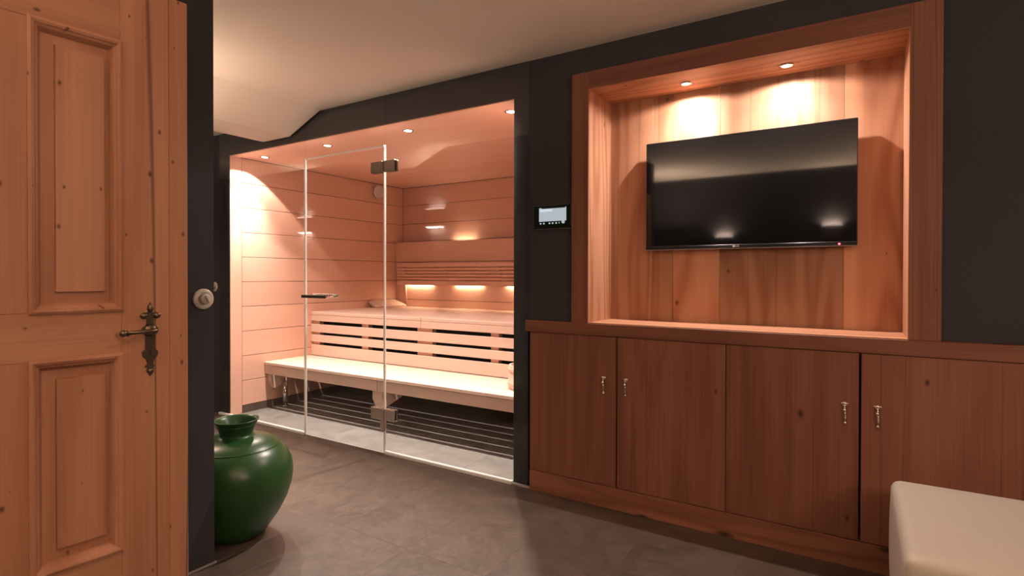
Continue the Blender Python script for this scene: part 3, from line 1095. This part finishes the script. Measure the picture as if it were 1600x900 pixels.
# ------------------------------------------------------------------ SWITCHES
def rotary_switch(name, loc, normal_axis, label):
    e = tag(empty(name, loc), label, 'switch', 'round porcelain switches')
    s = 1 if normal_axis == 'x' else -1
    ax = 'x' if normal_axis == 'x' else 'y'
    bm = bmesh.new()
    lathe(bm, [(0, 0), (0.041 , 0), (0.041, 0.006 * s), (0.038, 0.010 * s), (0.030, 0.012 * s), (0.026, 0.012 * s), (0.025, 0.010 * s), (0, 0.010 * s)], seg=36, axis=ax)
    mesh_obj('cover', bm, M['porcelain'], e, True)
    bm = bmesh.new()
    lathe(bm, [(0, 0.010 * s), (0.021, 0.010 * s), (0.021, 0.024 * s), (0.018, 0.028 * s), (0.010, 0.029 * s), (0, 0.028 * s)], seg=28, axis=ax)
    mesh_obj('dial', bm, M['porcelain'], e, True)
    bm = bmesh.new()
    if ax == 'x':
        add_box(bm, 0.026, 0.040, -0.004, 0.004, -0.014, 0.014, 0.002)
    else:
        add_box(bm, -0.004, 0.004, -0.040, -0.026, -0.014, 0.014, 0.002)
    o = mesh_obj('toggle', bm, M['porcelain'], e)
    if ax == 'x':
        o.rotation_euler = (math.radians(25), 0, 0)
    return e


rotary_switch('rotary_switch', (NX, 1.207, 1.073), 'x', 'round cream porcelain switch on the dark wall corner beside the pine door')
rotary_switch('rotary_switch', (-4.605, WF, 1.066), 'y', 'round cream switch half hidden behind the dark wall corner, left of the sauna')

# ------------------------------------------------------------------ WALL LAMPS (seen as reflections in the glass and the screen)
def sconce(loc, ny, label, both=True):
    e = tag(empty('wall_lamp', loc), label, 'wall lamp', 'wall lamps reflected in glass and screen')
    y = lambda a: a * ny
    lo_, hi_ = sorted((y(0.0), y(0.055)))
    box('body', -0.095, 0.095, lo_, hi_, -0.075, 0.075, M['bronze'], e, 0.004)
    for s, nm in ((1, 'upper_glass'), (-1, 'lower_glass'))[:2 if both else 1]:
        bm = bmesh.new()
        a = [(-0.090, y(0.006)), (0.090, y(0.006)), (0.090, y(0.05)), (-0.090, y(0.05))]
        b = [(-0.098, y(0.004)), (0.098, y(0.004)), (0.098, y(0.06)), (-0.098, y(0.06))]
        va = [bm.verts.new((p[0], p[1], 0.076 * s)) for p in a]
        vb = [bm.verts.new((p[0], p[1], 0.086 * s)) for p in b]
        bm.faces.new(va)
        bm.faces.new(vb)
        for i in range(4):
            j = (i + 1) % 4
            bm.faces.new((va[i], va[j], vb[j], vb[i]))
        mesh_obj(nm, bm, M['frost'], e)
        area = area_lamp('wall_lamp_glow', (0, y(0.032), 0.090 * s), 0.17, P_GLOW * (1.0 if both else 1.3), WARM,
                         (math.pi if s > 0 else 0, 0, 0), 0.05)
        area.parent = e
        d = bpy.data.lights.new('wall_lamp_light', 'SPOT')
        d.energy = P_SCONCE_UP * (1.0 if both else 0.5) if s > 0 else P_SCONCE_DOWN
        d.color = WARM
        d.spot_size = math.radians(58)
        d.spot_blend = 0.9
        d.shadow_soft_size = 0.03
        o = link(bpy.data.objects.new('wall_lamp_light', d))
        o.parent = e
        o.location = (0, y(0.036), 0.104 * s)
        o.rotation_euler = (math.pi if s > 0 else 0, 0, 0)
    return e


sconce((-3.305, CYW, 1.70), 1, 'up and down wall lamp facing the sauna door, the nearer in the glass reflection')
sconce((-5.165, CYW, 1.72), 1, 'up and down wall lamp deep in the corridor, facing the sauna side')
sconce((-1.33, BY, 1.545), 1, 'upward wall lamp on the rear wall, nearer the pine door', False)
sconce((-0.23, BY, 1.63), 1, 'upward wall lamp on the rear wall opposite the television', False)

# ------------------------------------------------------------------ VASE
vs = tag(empty('floor_vase', (-2.362, 1.446, 0.0)), 'big-bellied green glazed floor vase with short flared neck by the wall corner', 'vase')
bm = bmesh.new()
prof = [(0, 0.0), (0.105, 0.0), (0.118, 0.006), (0.150, 0.05), (0.185, 0.10), (0.215, 0.16), (0.234, 0.22), (0.2395, 0.275), (0.234, 0.32),
        (0.214, 0.365), (0.186, 0.398), (0.178, 0.402), (0.172, 0.408), (0.150, 0.424), (0.118, 0.437), (0.088, 0.443), (0.072, 0.446),
        (0.068, 0.452), (0.070, 0.462), (0.078, 0.488), (0.087, 0.505), (0.0945, 0.516), (0.0945, 0.519), (0.089, 0.518), (0.081, 0.503), (0.072, 0.485), (0.062, 0.46), (0.060, 0.44),
        (0.10, 0.425), (0.2, 0.35), (0.2, 0.2), (0.1, 0.02), (0, 0.015)]
lathe(bm, prof, seg=56)
mesh_obj('body', bm, M['vase'], vs, True)
for r0, zr in ((0.0805, 0.494), (0.179, 0.4015)):
    bm = bmesh.new()
    sg = 48
    pr = [(r0 - 0.002, zr - 0.003), (r0 + 0.003, zr - 0.001), (r0 + 0.003, zr + 0.002), (r0 - 0.002, zr + 0.004)]
    lathe(bm, pr, seg=sg)
    mesh_obj('ridge', bm, M['vase'], vs, True)

# ------------------------------------------------------------------ STOOL
st = tag(empty('stool', (0.458, 2.07, 0.0)), 'cream upholstered cube stool in the foreground before the cabinets', 'stool')


def puffy(name, hx, hy, z0, z1, r, bulge, mat):
    bm = bmesh.new()
    add_box(bm, -hx, hx, -hy, hy, z0, z1)
    bmesh.ops.bevel(bm, geom=list(bm.edges), offset=r, segments=5, affect='EDGES', profile=0.5)
    bmesh.ops.subdivide_edges(bm, edges=[e for e in bm.edges if e.calc_length() > 0.12], cuts=7, use_grid_fill=True)
    for v in bm.verts:
        t = (v.co.z - z0) / (z1 - z0)
        b = bulge * math.sin(math.pi * min(1, max(0, t)))
        v.co.x += b * (v.co.x / hx)
        v.co.y += b * (v.co.y / hy)
        q = (1 - (v.co.x / hx) ** 2) * (1 - (v.co.y / hy) ** 2)
        if t > 0.9:
            v.co.z += 0.006 * max(0, q)
    return mesh_obj(name, bm, mat, st, True)


puffy('cushion', 0.352, 0.335, 0.03, 0.447, 0.028, 0.006, M['leather'])
for sx in (-1, 1):
    for sy in (-1, 1):
        box('foot', sx * 0.28 - 0.02, sx * 0.28 + 0.02, sy * 0.26 - 0.02, sy * 0.26 + 0.02, 0.0, 0.032, M['black'], st)
